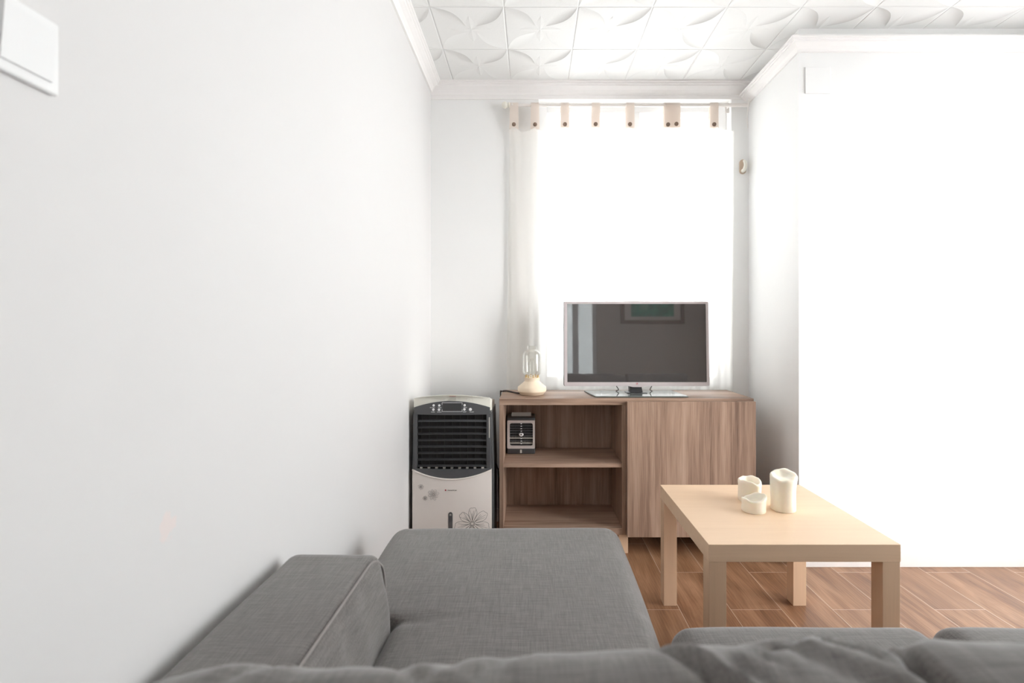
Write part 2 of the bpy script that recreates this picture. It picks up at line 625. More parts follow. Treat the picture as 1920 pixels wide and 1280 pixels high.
def ring_plate(bm, outer, inner, y0, y1):
    """frame between two equally long outlines (x,z), thick from y0 to y1"""
    n = len(outer)
    vs = [[bm.verts.new((p[0], y, p[1])) for p in ol] for ol in (outer, inner) for y in (y0, y1)]
    o0, o1, i0, i1 = vs
    for k in range(n):
        j = (k + 1) % n
        bm.faces.new((o0[k], o0[j], i0[j], i0[k]))
        bm.faces.new((o1[k], i1[k], i1[j], o1[j]))
        bm.faces.new((o0[k], o1[k], o1[j], o0[j]))
        bm.faces.new((i0[k], i0[j], i1[j], i1[k]))
    return bm


def text_bm(s, size, origin, flip=False, spacing=1.0, depth=0.0003, curve=None):
    """letters as mesh in the XZ plane facing -Y, centred on origin"""
    cu = bpy.data.curves.new('lettering', 'FONT')
    cu.body = s
    cu.size = size
    cu.align_x = 'CENTER'
    cu.align_y = 'CENTER'
    cu.extrude = depth
    cu.space_character = spacing
    cu.resolution_u = 3
    to = bpy.data.objects.new('lettering', cu)
    C.objects.link(to)
    dg = bpy.context.evaluated_depsgraph_get()
    me = bpy.data.meshes.new_from_object(to.evaluated_get(dg))
    bm = bmesh.new()
    bm.from_mesh(me)
    for v in bm.verts:
        x, y, z = v.co
        px = origin[0] + x
        v.co = Vector((px, origin[1] - z + (curve(px) if curve else 0), origin[2] + y))
    bpy.data.objects.remove(to)
    bpy.data.meshes.remove(me)
    bpy.data.curves.remove(cu)
    return bm


def ribbon(bm, pts, w, yf):
    """flat line of width w through (x,z) points, lying on the front surface y = yf(x)"""
    pts = [Vector((p[0], p[1])) for p in pts]
    prev = None
    for i, p in enumerate(pts):
        t = pts[min(i + 1, len(pts) - 1)] - pts[max(i - 1, 0)]
        if t.length < 1e-9:
            continue
        t.normalize()
        n = Vector((-t.y, t.x)) * w / 2
        a = bm.verts.new((p.x + n.x, yf(p.x + n.x), p.y + n.y))
        b = bm.verts.new((p.x - n.x, yf(p.x - n.x), p.y - n.y))
        if prev:
            bm.faces.new((prev[0], prev[1], b, a))
        prev = (a, b)
    return bm


def px(x, y, d):
    """point at depth d seen at photo position (x, y) - used to size things from measurements"""
    return Vector(((x - VPX) * d / F_PX, d, CAM_H - (y - VPY) * d / F_PX))


# ------------------------------------------------------------------ room shell
TH = 0.16
struct('floor', B(XL - TH, XR + TH, YR - TH, YB + TH, -0.1, 0), 'floor')
struct('ceiling', B(XL - TH, XR + TH, YR - TH, YB + TH, ZC, ZC + 0.1), 'ceiling')
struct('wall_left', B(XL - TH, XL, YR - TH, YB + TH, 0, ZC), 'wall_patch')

bm = bmesh.new()     # back wall around the window
box(bm, XL, W1[0], YB, YB + TH, 0, ZC)
box(bm, W1[1], XS + TH, YB, YB + TH, 0, ZC)
box(bm, W1[0], W1[1], YB, YB + TH, 0, W1[2])
box(bm, W1[0], W1[1], YB, YB + TH, W1[3], ZC)
struct('wall_back', bm, 'wall')
struct('wall_side', B(XS, XS + TH, YF, YB, 0, ZC), 'wall')
struct('wall_front', B(XS + TH, XR, YF, YF + TH, 0, ZC), 'wall')
bm = bmesh.new()     # right wall around the balcony window
box(bm, XR, XR + TH, YR, W2[0], 0, ZC)
box(bm, XR, XR + TH, W2[1], YF + TH, 0, ZC)
box(bm, XR, XR + TH, W2[0], W2[1], 0, W2[2])
box(bm, XR, XR + TH, W2[0], W2[1], W2[3], ZC)
struct('wall_right', bm, 'wall')
bm = bmesh.new()
box(bm, XL, W3[0], YR - TH, YR, 0, ZC)
box(bm, W3[1], XR, YR - TH, YR, 0, ZC)
box(bm, W3[0], W3[1], YR - TH, YR, 0, W3[2])
box(bm, W3[0], W3[1], YR - TH, YR, W3[3], ZC)
struct('wall_rear', bm, 'wall_taupe')
struct('sun_blocker_rear', B(1.0, 1.15, YR - 3.2, YR - TH, 0, 4.2), 'wall', 'added unseen wall keeping the sun out of the rear window')  # added out of view only to block sun from the rear window


def window(name, a0, a1, z0, z1, plane, along, label, bars=1):
    root = bpy.data.objects.new(name, None)
    C.objects.link(root)
    root['kind'] = 'structure'
    root['label'] = label
    def bx(bm, p0, p1, d0, d1, q0, q1, bev=0.004):
        if along == 'X':
            box(bm, p0, p1, plane + d0, plane + d1, q0, q1, bev)
        else:
            box(bm, plane + d0, plane + d1, p0, p1, q0, q1, bev)
    bm = bmesh.new()
    f = 0.05
    bx(bm, a0, a0 + f, .07, .13, z0, z1)
    bx(bm, a1 - f, a1, .07, .13, z0, z1)
    bx(bm, a0 + f, a1 - f, .07, .13, z0, z0 + f)
    bx(bm, a0 + f, a1 - f, .07, .13, z1 - f, z1)
    for k in range(bars):
        m = a0 + (a1 - a0) * (k + 1) / (bars + 1)
        bx(bm, m - .04, m + .04, .065, .135, z0 + f, z1 - f)
    obj('window_frame', bm, 'pvc', root)
    bm = bmesh.new()
    for k in range(bars + 1):
        s0 = a0 + (a1 - a0) * k / (bars + 1)
        s1 = a0 + (a1 - a0) * (k + 1) / (bars + 1)
        bx(bm, s0 + .04, s1 - .04, .098, .104, z0 + .045, z1 - .045, 0)
    obj('pane', bm, 'glass', root)
    bm = bmesh.new()
    bx(bm, a0, a1, -0.0 if along == 'X' else 0.0, .07, z0, z0 + 0.012, 0.002)
    obj('window_sill', bm, 'pvc', root)
    return root


struct('sky_blocker_back', B(XL, XR, YB + .62, YB + .72, 0, 1.13), 'wall', 'added unseen parapet dimming the lower part of the back window')  # added out of view to darken the lower part of the back window
window('window_1', W1[0], W1[1], W1[2], W1[3], YB, 'X', 'white framed window behind the curtains')
w3 = window('window_3', W3[0], W3[1], W3[2], W3[3], YR - .15, 'X', 'window in rear wall, dimmed by an added cloth sheet', 2)
obj('dimming_sheet', B(W3[0] + .01, W3[1] - .01, YR - .150, YR - .148, W3[2], W3[3]), 'dimming_sheet', w3)  # cloth added over the rear window to dim its light and reflection
window('window_2', W2[0], W2[1], W2[2], W2[3], XR, 'Y', 'wide balcony window in right wall')


# crown mouldings: stepped cove profile, p = out from wall, q = below ceiling
def crown_profile(w, h):
    return [(0, 0), (w, 0), (w, -h * .13), (w * .86, -h * .17), (w * .86, -h * .27), (w * .72, -h * .31), (w * .72, -h * .40),
            (w * .60, -h * .47), (w * .38, -h * .62), (w * .22, -h * .80), (w * .16, -h * .93), (w * .16, -h), (0, -h)]


cp = crown_profile(0.06, 0.062)
# left wall
struct('trim_1', prism(bmesh.new(), [(XL + p, ZC + q) for p, q in crown_profile(.062, .05)], 'Y', YR, YB), 'trim', 'white crown moulding on left wall')
# back wall
bm = bmesh.new()
prof = [(YB - p, ZC + q) for p, q in cp]
prism(bm, prof, 'X', XL + 0.0, XS - .0)
struct('trim_2', bm, 'trim', 'white crown moulding above the curtains')
# strip of pale filler under the back crown
struct('trim_3', B(XL, XS, YB - .006, YB, ZC - .082, ZC - .062), 'trim')
# side wall and right front wall, set a little lower, mitred at the corner
cz = 2.352
cq = [(p, q * 1.0) for p, q in crown_profile(0.055, 0.05)]
bm = bmesh.new()
n = len(cq)
A = [bm.verts.new((XS - p, YB, cz + q)) for p, q in cq]
Bv = [bm.verts.new((XS - p, YF - p, cz + q)) for p, q in cq]
Cv = [bm.verts.new((XR, YF - p, cz + q)) for p, q in cq]
for P, Q in ((A, Bv), (Bv, Cv)):
    for i in range(n):
        j = (i + 1) % n
        bm.faces.new((P[i], Q[i], Q[j], P[j]))
bm.faces.new(A)
bm.faces.new(Cv[::-1])
struct('trim_4', bm, 'trim', 'white crown moulding around the projecting wall')

# baseboards
BH = 0.072
struct('baseboard_left', B(XL, XL + .011, YR, YB, 0, BH, bev=.002), 'trim')
struct('baseboard_back', B(XL + .011, XS - .011, YB - .011, YB, 0, BH, bev=.002), 'trim')
bm = bmesh.new()
box(bm, XS - .011, XS, YF, YB - .011, 0, BH, bev=.002)
struct('baseboard_side', bm, 'trim')
struct('baseboard_front', B(XS - .011, XR, YF - .011, YF, 0, BH, bev=.002), 'trim')
struct('baseboard_rear', B(XL + .011, XR, YR, YR + .011, 0, BH, bev=.002), 'trim')
struct('baseboard_right', B(XR - .011, XR, YR + .011, YF - .011, 0, BH, bev=.002), 'trim')

# picture on the wall behind the camera (seen only as reflections in the screen)
pic = thing('framed_picture', 'wide green picture in a brown frame on the rear wall, mirrored in the television', 'picture', (1.63, YR, 1.475))
bm = bmesh.new()
for a in ((-.43, .43, 0, .05), (-.43, .43, .66, .71), (-.43, -.38, .05, .66), (.38, .43, .05, .66)):
    box(bm, a[0], a[1], 0, .03, a[2], a[3], .003)
obj('frame', bm, 'frame', pic)
obj('mount', B(-.38, .38, 0, .012, .05, .66), 'mount', pic)
obj('painting', B(-.29, .29, .012, .016, .10, .6), 'painting', pic)

# ------------------------------------------------------------------ light switch on left wall
sw = thing('light_switch', 'large white square light switch at upper left of the left wall', 'light switch', (XL, 0.552, 1.382))
bm = bmesh.new()
box(bm, 0, .008, -.04, .04, -.042, .042, .003, 3)
obj('plate', bm, 'white', sw, True)
bm = bmesh.new()
prism(bm, [(.008, -.03), (.011, -.03), (.016, .03), (.008, .03)], 'Y', -.029, .029)
for v in bm.verts:
    pass
obj('rocker', bm, 'white', sw)

# small cover plate at the top of the right wall
jb = obj('cover_plate', B(1.223, 1.335, YF - .005, YF, 2.118, 2.235, .001), 'wall')
tag(jb, 'square white cover plate high on the white right wall below the moulding', 'cover plate')

# beige cord hook on back wall
hk = thing('wall_hook', 'small beige oval hook on the wall to the right of the curtains', 'hook', ((1392 - VPX) * YB / F_PX, YB, CAM_H + (VPY - 313) * YB / F_PX))
bm = bmesh.new()
prism(bm, rrect(0, 0, .018, .040, .018, 8), 'Y', -.006, 0)
obj('back_plate', bm, 'hookm', hk)
bm = bmesh.new()
tube(bm, smooth_path([(0, -.004, -.024), (0, -.026, -.022), (0.003, -.034, -.002), (0.002, -.03, .018), (0, -.022, .028)]), [.011 - .004 * i / 32 for i in range(33)], 12)
obj('hook_arm', bm, 'ivory', hk, 'all')

# ------------------------------------------------------------------ curtain rod and curtains
RY, RZ = 2.762, CAM_H + (VPY - 197) * 2.762 / F_PX
sx = 2.762 / F_PX
rod = thing('curtain_rod', 'thin white curtain rod with round knob end above the window', 'curtain rod', (0, RY, RZ))
rx0, rx1 = (955 - VPX) * sx, (1404 - VPX) * sx
bm = tube(bmesh.new(), [(rx0, 0, 0), ((1030 - VPX) * sx, 0, 0)], .0075, 14)
obj('rod', bm, 'rod', rod, True)
bm = tube(bmesh.new(), [((1030 - VPX) * sx - .02, 0, 0), (rx1, 0, 0)], .0095, 14)
obj('outer_rod', bm, 'rod', rod, True)
bm = lathe(bmesh.new(), [(0, -.004), (.012, -.004), (.0155, 0), (.0155, .004), (.011, .008), (.012, .012), (.0175, .018), (.0185, .026), (.015, .036), (.008, .041), (0, .042)], seg=24)
for v in bm.verts:
    v.co = Vector((rx0 - v.co.z, v.co.x, v.co.y))
obj('knob', bm, 'ivory', rod, True)
for bx_ in ((960 - VPX) * sx, (1368 - VPX) * sx):
    bm = bmesh.new()
    box(bm, bx_ - .004, bx_ + .004, -.014, YB - RY, -.006, .006, .001)
    box(bm, bx_ - .012, bx_ + .012, YB - RY - .004, YB - RY, -.028, .028, .001)
    obj('bracket', bm, 'rod', rod)

# white cord running from the moulding over the rod end and down the corner
bm = tube(bmesh.new(), smooth_path([px(1376, 177, 2.785), px(1400, 176.5, 2.785), px(1402, 177.5, 2.785), px(1404, 181, 2.76), px(1403, 196, 2.74), px(1402, 206, 2.745), px(1401, 222, 2.76), px(1402, 240, 2.775)]), .0022, 8)
tag(obj('blind_cord', bm, 'rod', smooth='all'), 'thin white cord looped over the right end of the curtain rod', 'cord')

hz = CAM_H + (VPY - 237) * sx        # curtain top edge


def make_curtain(name, label, tabs, x_l, x_r, top_drop, seed, nfold):
    root = thing(name, label, 'curtain', (0, RY, 0), 'tab top curtains at the window')
    tl = [(t - VPX) * sx for t in tabs]

    def xmap(u, zf):
        a = x_l[0] + (x_l[1] - x_l[0]) * (1 - zf)
        b = x_r[0] + (x_r[1] - x_r[0]) * (1 - zf)
        return a + (b - a) * u

    def topz(x):
        # sags between neighbouring tabs
        if x <= tl[0]:
            return hz
        for p, q in zip(tl, tl[1:]):
            if p <= x <= q:
                s = (x - p) / (q - p)
                return hz - min(.032, .25 * (q - p)) * (math.sin(math.pi * s) ** 0.8) * top_drop
        return hz - .02 * min(1, (x - tl[-1]) / .05)

    def fn(u, v):
        zf = v                                  # 0 bottom, 1 top
        x = xmap(u, zf)
        zt = topz(xmap(u, 1.0))
        z = 0.06 + (zt - 0.06) * v
        amp = 0.006 + 0.005 * (1 - v)
        ph = seed
        y = amp * math.sin(2 * math.pi * nfold * u + ph + 0.5 * math.sin(3 * v + seed)) \
            + 0.5 * amp * math.sin(2 * math.pi * nfold * 2.3 * u + 1.3 * ph + v) * (1 - v * .5)
        # gathered heavier folds near the left hem of the wide curtain
        if seed < 1:
            y += 0.013 * math.sin((x - x_l[0]) * 75 + 2.2 * v) * math.exp(-max(0, (x - x_l[0])) / .22)
        y += 0.005 * noise.noise(Vector((x * 6, z * 0.8, seed)))
        return Vector((x, max(-.022, min(.026, y + 0.002)), z))
    bm = sheet(bmesh.new(), fn, 220, 60)
    obj('panel', bm, 'curtain', root, 'all')
    # folded side hem, doubled cloth
    for tx in tl:
        w = .0225
        bm = bmesh.new()
        zb = hz - .010
        prof = [(-.013, zb)]
        for k in range(9):
            a = math.pi * k / 8
            prof.append((-.0125 * math.cos(a), RZ + .0125 * math.sin(a)))
        prof.append((.013, zb))
        # strap: over the rod, both ends stitched to the curtain
        inner = [(p * .86, q - (.0012 if i not in (0, len(prof) - 1) else 0)) for i, (p, q) in enumerate(prof)]
        poly = prof + inner[::-1]
        lean = random.uniform(-.002, .002)
        prism(bm, poly, 'X', tx - w, tx + w)
        for v in bm.verts:
            k = (RZ - v.co.z) / (RZ - zb)
            v.co.x += (v.co.x - tx) * .10 * max(0, k) + lean * k
        tb = obj('tab', bm, 'tab', root)
        bt = lathe(bmesh.new(), [(0, .006), (.007, .006), (.0105, .004), (.011, 0), (0, 0)], seg=20)
        zc_ = zb + .018 + random.uniform(-.003, .001)
        for v in bt.verts:
            x, y, z = v.co
            v.co = Vector((tx + x + lean, -.013 - z, zc_ + y))
        obj('button', bt, 'button', tb, True)
    return root


make_curtain('curtain', 'wide off-white tab-top curtain, its left edge hanging behind the small lamp', [964, 1003, 1059, 1117, 1181, 1252],
             ((955 - VPX) * sx, (947 - VPX) * sx), ((1261 - VPX) * sx, (1262 - VPX) * sx), 1.0, 0.4, 7)
make_curtain('curtain', 'narrow off-white tab-top curtain at the right, behind right half of television', [1267, 1338],
             ((1259 - VPX) * sx, (1262 - VPX) * sx), ((1378 - VPX) * sx, (1374 - VPX) * sx), 0.6, 2.1, 3)

# ------------------------------------------------------------------ low cabinet
CX0, CX1, CY0, CY1 = -0.1555, 1.0450, 2.39, 2.722
cab = thing('tv_cabinet', 'grey-brown wood-grain low cabinet with open shelves left and one door right', 'cabinet', (CX0, CY0, 0))
W, D, ZT, ZB = CX1 - CX0, CY1 - CY0 - .0, 0.735, 0.092
st = .0195
sd = .5985     # x of the joint between the two units
obj('top_panel', B(0, W, 0, D, ZT - .031, ZT, .0012), 'cab_h', cab)
obj('side_panel', B(0, st, .0, D, ZB, ZT - .031, .001), 'cab_v', cab)
obj('side_panel', B(W - st, W, .0, D, ZB, ZT - .031, .001), 'cab_v', cab)
obj('side_panel', B(sd - st, sd, .0, D, ZB, ZT - .031, .001), 'cab_v', cab)
obj('side_panel', B(sd + .0006, sd + st, .001, D, ZB, ZT - .031, .001), 'cab_v', cab)
obj('shelf', B(st, sd - st, .003, D - .02, .409, .4285, .001), 'cab_h', cab)
obj('bottom_panel', B(st, sd - st, .0, D - .012, ZB, ZB + .031, .001), 'cab_h', cab)
obj('bottom_panel', B(sd + st, W - st, .0, D - .012, ZB, ZB + .02, .001), 'cab_h', cab)
bm = bmesh.new()
box(bm, st, .1765, D - .012, D - .004, ZB + .031, ZT - .031)
box(bm, .1785, sd - st, D - .012, D - .004, ZB + .031, ZT - .031)
box(bm, sd + st, W - st, D - .012, D - .004, ZB + .02, ZT - .031)
box(bm, st, W - st, D - .004, D - .001, ZB + .02, ZT - .031)
obj('back_panel', bm, 'cab_v', cab)
obj('door', B(sd + .002, W + .001, -.021, -.002, ZB - .003, ZT - .012, .0012), 'cab_v', cab)
lg = .045
for (lx, ly) in ((.01, .01), (.01, D - .055), (sd - .034, .012), (sd - .034, D - .055), (W - .055, .01), (W - .055, D - .055)):
    obj('leg', B(lx, lx + lg, ly, ly + lg, 0, ZB, .002), 'birch_v', cab)

# ------------------------------------------------------------------ television
TY = 2.545
ts = TY / F_PX
tv = thing('television', 'silver-rimmed flat television on a glass foot, on the cabinet', 'television', ((1193.5 - VPX) * ts, TY, ZT))
tcx = (1193.5 - VPX) * ts
X0, X1 = (1058 - VPX) * ts - tcx, (1329 - VPX) * ts - tcx
Z1, Z0 = CAM_H + (VPY - 565) * ts - ZT, CAM_H + (VPY - 723) * ts - ZT
SX0, SX1 = (1063.5 - VPX) * ts - tcx, (1324 - VPX) * ts - tcx
SZ1, SZ0 = CAM_H + (VPY - 569.5) * ts - ZT, CAM_H + (VPY - 716) * ts - ZT
outer = rrect((X0 + X1) / 2, (Z0 + Z1) / 2, (X1 - X0) / 2, (Z1 - Z0) / 2, .006, 4)
inner = rrect((SX0 + SX1) / 2, (SZ0 + SZ1) / 2, (SX1 - SX0) / 2, (SZ1 - SZ0) / 2, .001, 4)
bm = ring_plate(bmesh.new(), outer, inner, -.012, .012)
# lip under the centre of the rim
prism(bm, [(-.05, Z0 + .001), (-.02, Z0 - .0055), (.02, Z0 - .0055), (.05, Z0 + .001)], 'Y', -.012, .01)
obj('bezel', bm, 'silver', tv)
obj('screen', B(SX0 - .001, SX1 + .001, -.0085, .004, SZ0 - .001, SZ1 + .001), 'screen', tv)
bm = bmesh.new()
prism(bm, rrect((X0 + X1) / 2, (Z0 + Z1) / 2, (X1 - X0) / 2 + .0022, (Z1 - Z0) / 2 + .0022, .008, 4), 'Y', .0121, .024)
prism(bm, rrect(0, (Z0 + Z1) / 2 - .02, .25, .13, .02, 4), 'Y', .024, .052)
obj('back_shell', bm, 'tvback', tv)
# round red maker's mark with a pale face in it
bm = lathe(bmesh.new(), [(0, .0006), (.0048, .0006), (.0048, 0), (0, 0)], seg=28)
zl = CAM_H + (VPY - 719) * ts - ZT
for v in bm.verts:
    x, y, z = v.co
    v.co = Vector((x, -.012 - z, zl + y))
lo = obj('logo', bm, 'red', tv, True)
bm = bmesh.new()
yf = lambda x: -.0129
ribbon(bm, [(.0033 * math.cos(math.radians(a)), zl + .0033 * math.sin(math.radians(a))) for a in range(70, 361, 15)], .0007, yf)
ribbon(bm, [(.0033, zl), (.0008, zl)], .0007, yf)
ribbon(bm, [(0, zl + .0018), (0, zl - .0016), (.0012, zl - .0016)], .0006, yf)
ribbon(bm, [(-.0018, zl + .0013), (-.0010, zl + .0013)], .0008, yf)
obj('logo_face', bm, 'white', lo)
# the panel leans back very slightly
for ch in (tv.children):
    mt = Matrix.Translation((0, 0, Z0)) @ Matrix.Rotation(math.radians(-2.4), 4, 'X') @ Matrix.Translation((0, 0, -Z0))
    ch.data.transform(mt)
    for sub in ch.children:
        sub.data.transform(mt)
# foot: neck block, glass plate
bm = bmesh.new()
prism(bm, [(-.032, .008), (.032, .008), (.026, Z0 - .004), (-.034, Z0 - .004)], 'Y', .005, .045)
box(bm, -.05, .05, -.02, .05, .006, .0095, .001)
obj('neck', bm, 'black', tv, True)
bm = bmesh.new()
prism(bm, [(-.222, -.120), (.224, -.120), (.205, .105), (-.253, .105), (-.255, .085)], 'Z', .0012, .0065)
bmesh.ops.bevel(bm, geom=list(bm.edges), offset=.0012, segments=2, affect='EDGES')
obj('foot_plate', bm, 'glassbase', tv)
bm = bmesh.new()
prism(bm, [(-.215, -.113), (.218, -.113), (.2, .095), (-.245, .095)], 'Z', 0, .0014)
obj('foot_pad', bm, 'black', tv)
for s, xa, xb in ((1, -.093, -.080), (-1, .090, .082)):
    bm = tube(bmesh.new(), smooth_path([(xa, .05, Z0 + .03), (xa, .055, Z0 - .004), (xb, .062, .016), (xb + .012 * (-s), .068, .008)]), .0022, 8)
    obj('cable', bm, 'cord', tv, 'all')

# ------------------------------------------------------------------ lamp
lp = thing('table_lamp', 'small cream lamp with clear glass dome on left end of the cabinet', 'lamp', ((997.5 - VPX) * 2.54 / F_PX, 2.53, ZT))
obj('lamp_base', lathe(bmesh.new(), [(0, .0005), (.055, .0005), (.058, .003), (.0685, .016), (.0712, .0185), (.0715, .0205), (.0715, .0375), (.0705, .0395), (.0390, .0655), (.0376, .0675), (.0372, .070), (.0372, .081), (.0385, .083), (.0385, .0855), (.034, .0865), (0, .0865)], seg=64), 'cream', lp, True)
for k in range(8):
    a = 2 * math.pi * k / 8 + .2
    obj('pin', lathe(bmesh.new(), [(0, .0865), (.0035, .0865), (.0035, .089), (.0022, .090), (.0022, .0945), (.0036, .0955), (.0036, .099), (0, .0995)], .0315 * math.cos(a), .0315 * math.sin(a), 12), 'brass', lp, True)
g = [(.030, .0955), (.038, .0975), (.0445, .106), (.0475, .120), (.0475, .190), (.0455, .204), (.038, .216), (.028, .223), (.0245, .227), (.0245, .243), (.0235, .244)]
gi = [(r - .0018, z) for r, z in g][::-1]
obj('glass_dome', lathe(bmesh.new(), g + gi, seg=64), 'lampglass', lp, 'all')
bm = lathe(bmesh.new(), [(.010, .090), (.013, .10), (.0135, .165), (.010, .178), (.0, .182)], seg=32)
obj('bulb', bm, 'lampglass', lp, 'all')
bm = tube(bmesh.new(), smooth_path([(-.052, .005, .007), (-.075, .03, .0045), (-.105, .075, .0045), (-.135, .10, .006), (-.152, .105, .0045)]), .0042, 10)
tube(bm, smooth_path([(-.152, .105, .0045), (-.160, .10, .002), (-.1635, .10, -.02), (-.164, .12, -.3), (-.166, .20, -.7)]), .0035, 10)
obj('power_cord', bm, 'cord', lp, 'all')

# ------------------------------------------------------------------ small shelf cooler
s2 = 2.566 / F_PX
dc = thing('desk_air_cooler', 'small black and pale grey cube air cooler on the upper shelf', 'air cooler', ((977 - VPX) * s2, 2.566, .4285))
hw = .0700
obj('water_base', B(-hw - .001, hw + .001, 0.0, .128, 0, .029, .006, 3), 'black', dc, True)
obj('light_window', B(-.005, .004, -.0012, .001, .006, .023, .0005), 'lid', dc)
bm = bmesh.new()
oc = rrect(0, .100, hw, .0715, .006, 5)
ic = rrect(0.001, .1005, .0585, .0575, .011, 5)
ring_plate(bm, oc, ic, -.002, .012)
box(bm, -hw, hw, .012, .126, .0285, .1715, .004)
obj('body', bm, 'body', dc)
obj('grille_back', B(-.0585, .060, .008, .0125, .043, .158), 'deep', dc)
for k in range(9):
    z = .0535 + k * .0125
    bm = bmesh.new()
    prism(bm, [(.0005, z), (.0095, z + .004), (.0095, z + .0048), (.0005, z + .0012)], 'X', -.058, .0595)
    for j in range(15):
        if j == 7:
            continue
        x = -.0515 + j * .0075
        box(bm, x - .0005, x + .0005, .004, .0085, z + .002, z + .0105)
    obj('slat', bm, 'lid' if k in (0, 2) else 'dark', dc)
    bm = lathe(bmesh.new(), [(0, .004), (.004, .003), (.0048, 0), (0, 0)], seg=16)
    for v in bm.verts:
        x, y, zz = v.co
        v.co = Vector((x * .9 + .001, .0 - zz, z + .0008 + y * .55))
    obj('slat_pivot', bm, 'white', dc, True)
bm = lathe(bmesh.new(), [(0, .003), (.009, .003), (.0118, .001), (.0118, 0), (0, 0)], seg=24)
for v in bm.verts:
    x, y, zz = v.co
    v.co = Vector((x + .001, -.004 - zz, .1005 + y * .75))
em = obj('emblem', bm, 'white', dc, True)
bm = lathe(bmesh.new(), [(0, .0008), (.004, .0008), (.004, 0), (0, 0)], seg=16)
for v in bm.verts:
    x, y, zz = v.co
    v.co = Vector((x + .001, -.0071 - zz, .1015 + y))
obj('emblem_dot', bm, 'ink', em)
obj('top_rim', B(-hw - .001, hw + .001, -.002, .128, .1715, .184, .004, 3), 'black', dc, True)
bm = bmesh.new()
prism(bm, [(.05, .184), (.053, .184), (.075, .199), (.072, .2)], 'X', -.050, .050)
prism(bm, [(.055, .1845), (.115, .1845), (.115, .188), (.058, .188)], 'X', -.052, .052)
obj('tank_lid', bm, 'lid', dc)

# ------------------------------------------------------------------ tall air cooler
cs = 2.28 / F_PX
zc = lambda y: CAM_H - (y - VPY) * cs
acx = (846.5 - VPX) * cs
ac = thing('air_cooler', 'tall black and white floor-standing air cooler in corner left of the cabinet', 'air cooler', (acx, 2.30, 0))
HB, HT = .1795, .1715          # half width at bottom and at top


def hwz(z):
    return HT + (HB - HT) * min(1, max(0, (.75 - z) / .35))


def bulge(x):
    return -.022 * (1 - (x / .18) ** 2)


def arc(zmid, zend):
    return lambda x: zend + (zmid - zend) * (1 - (x / .175) ** 2)


def panel(top, bot, off, mat, name, nu=24, nv=8, inset=0.0, thick=.012, parent=None, shift=0):
    def fn(u, v):
        s = u * 2 - 1
        z0 = bot(s * .175)
        z1 = top(s * .175)
        z = z0 + (z1 - z0) * v
        x = s * (hwz(z) - inset) + shift
        return Vector((x, bulge(x) - off, z))
    return obj(name, sheet(bmesh.new(), fn, nu, nv, (0, thick, 0)), mat, parent or ac, True)


# body: dark sides and back
bm = bmesh.new()
prism(bm, [(-HB - .004, .045), (HB + .004, .045), (HB + .004, .42), (HT + .005, .69), (-HT - .008, .69), (-HB - .006, .42)], 'Y', .012, .285)
bmesh.ops.bevel(bm, geom=list(bm.edges), offset=.008, segments=3, affect='EDGES')
obj('body', bm, 'dark', ac, True)
# ivory cover with arched top running back over the body
def top_fn(u, v):
    s = u * 2 - 1
    z = arc(zc(740.5), zc(747.5))(s * .175)
    x = s * (HT + .001)
    y0 = bulge(x) - .001
    y = y0 + v * (.27 - y0)
    return Vector((x, y, z - .16 * (y - y0)))
obj('top_cover', sheet(bmesh.new(), top_fn, 24, 10, (0, 0, -.055)), 'ivory', ac, True)
panel(arc(zc(740.5), zc(747.5)), lambda x: zc(768), .001, 'ivory', 'front_cover', inset=-.001)
cp_ = panel(arc(zc(751.3), zc(764.5)), lambda x: zc(777.5), .004, 'dark', 'control_panel', inset=.0005)
gxl, gxr = (781 - 846.5) * cs, (911.5 - 846.5) * cs
# side rails of the grille opening
for (a, b) in ((-.1765, gxl), (gxr, .1765)):
    bm = bmesh.new()
    box(bm, a, b, bulge((a + b) / 2) - .002, .02, zc(884), zc(776.5), .002)
    obj('grille_rail', bm, 'dark', ac, True)
for xx in (-.1742, .1690):
    obj('rail_highlight', B(xx - .0022, xx + .0022, bulge(xx) - .0032, bulge(xx) + .002, zc(822), zc(783), .0008), 'lid', ac)  # pale strips modelled in place of the reflective highlights on the rails
obj('fan_cavity', B(gxl - .002, gxr + .002, .009, .0115, zc(885), zc(776)), 'deep', ac)
for k in range(9):
    x = gxl + (gxr - gxl) * (k + .5) / 9
    obj('vane', B(x - .0009, x + .0009, .002, .009, zc(879), zc(779), .0003), 'deep', ac)
for k in range(8):
    zz = zc(790.5 + 12.1 * k)
    def lf(u, v, zz=zz):
        x = gxl + (gxr - gxl) * u
        return Vector((x, bulge(x) + .001 + .012 * v, zz - .002 + .006 * v + .0045 * (1 - (2 * u - 1) ** 2)))
    obj('louver', sheet(bmesh.new(), lf, 20, 3, (0, .0003, -.0022)), 'black' if k else 'dark', ac, True)
for k in range(9):
    x = gxl + (gxr - gxl) * (k + .5) / 9
    obj('vane_foot', B(x - .0055, x + .0055, -.008, .004, zc(880), zc(876.5), .001), 'lid', ac)
panel(lambda x: zc(879.5), arc(zc(898), zc(880.5)), .003, 'dark', 'lower_lip', inset=.001)
fp = panel(arc(zc(896.3), zc(880.8)), lambda x: .045, .006, 'shell', 'front_panel', nv=14)
bm = bmesh.new()
tp = [(s / 24 * 2 - 1) for s in range(25)]
tube(bm, [(s * hwz(zc(890)), bulge(s * hwz(zc(890))) - .0075, arc(zc(896.3), zc(880.8))(s * .175) - .003) for s in tp], .0028, 8)
obj('panel_rim', bm, 'shell', ac, 'all')
yfp = lambda x: bulge(x) - .0068


def L(xp, yp):
    return ((xp - 846.5) * cs, zc(yp))


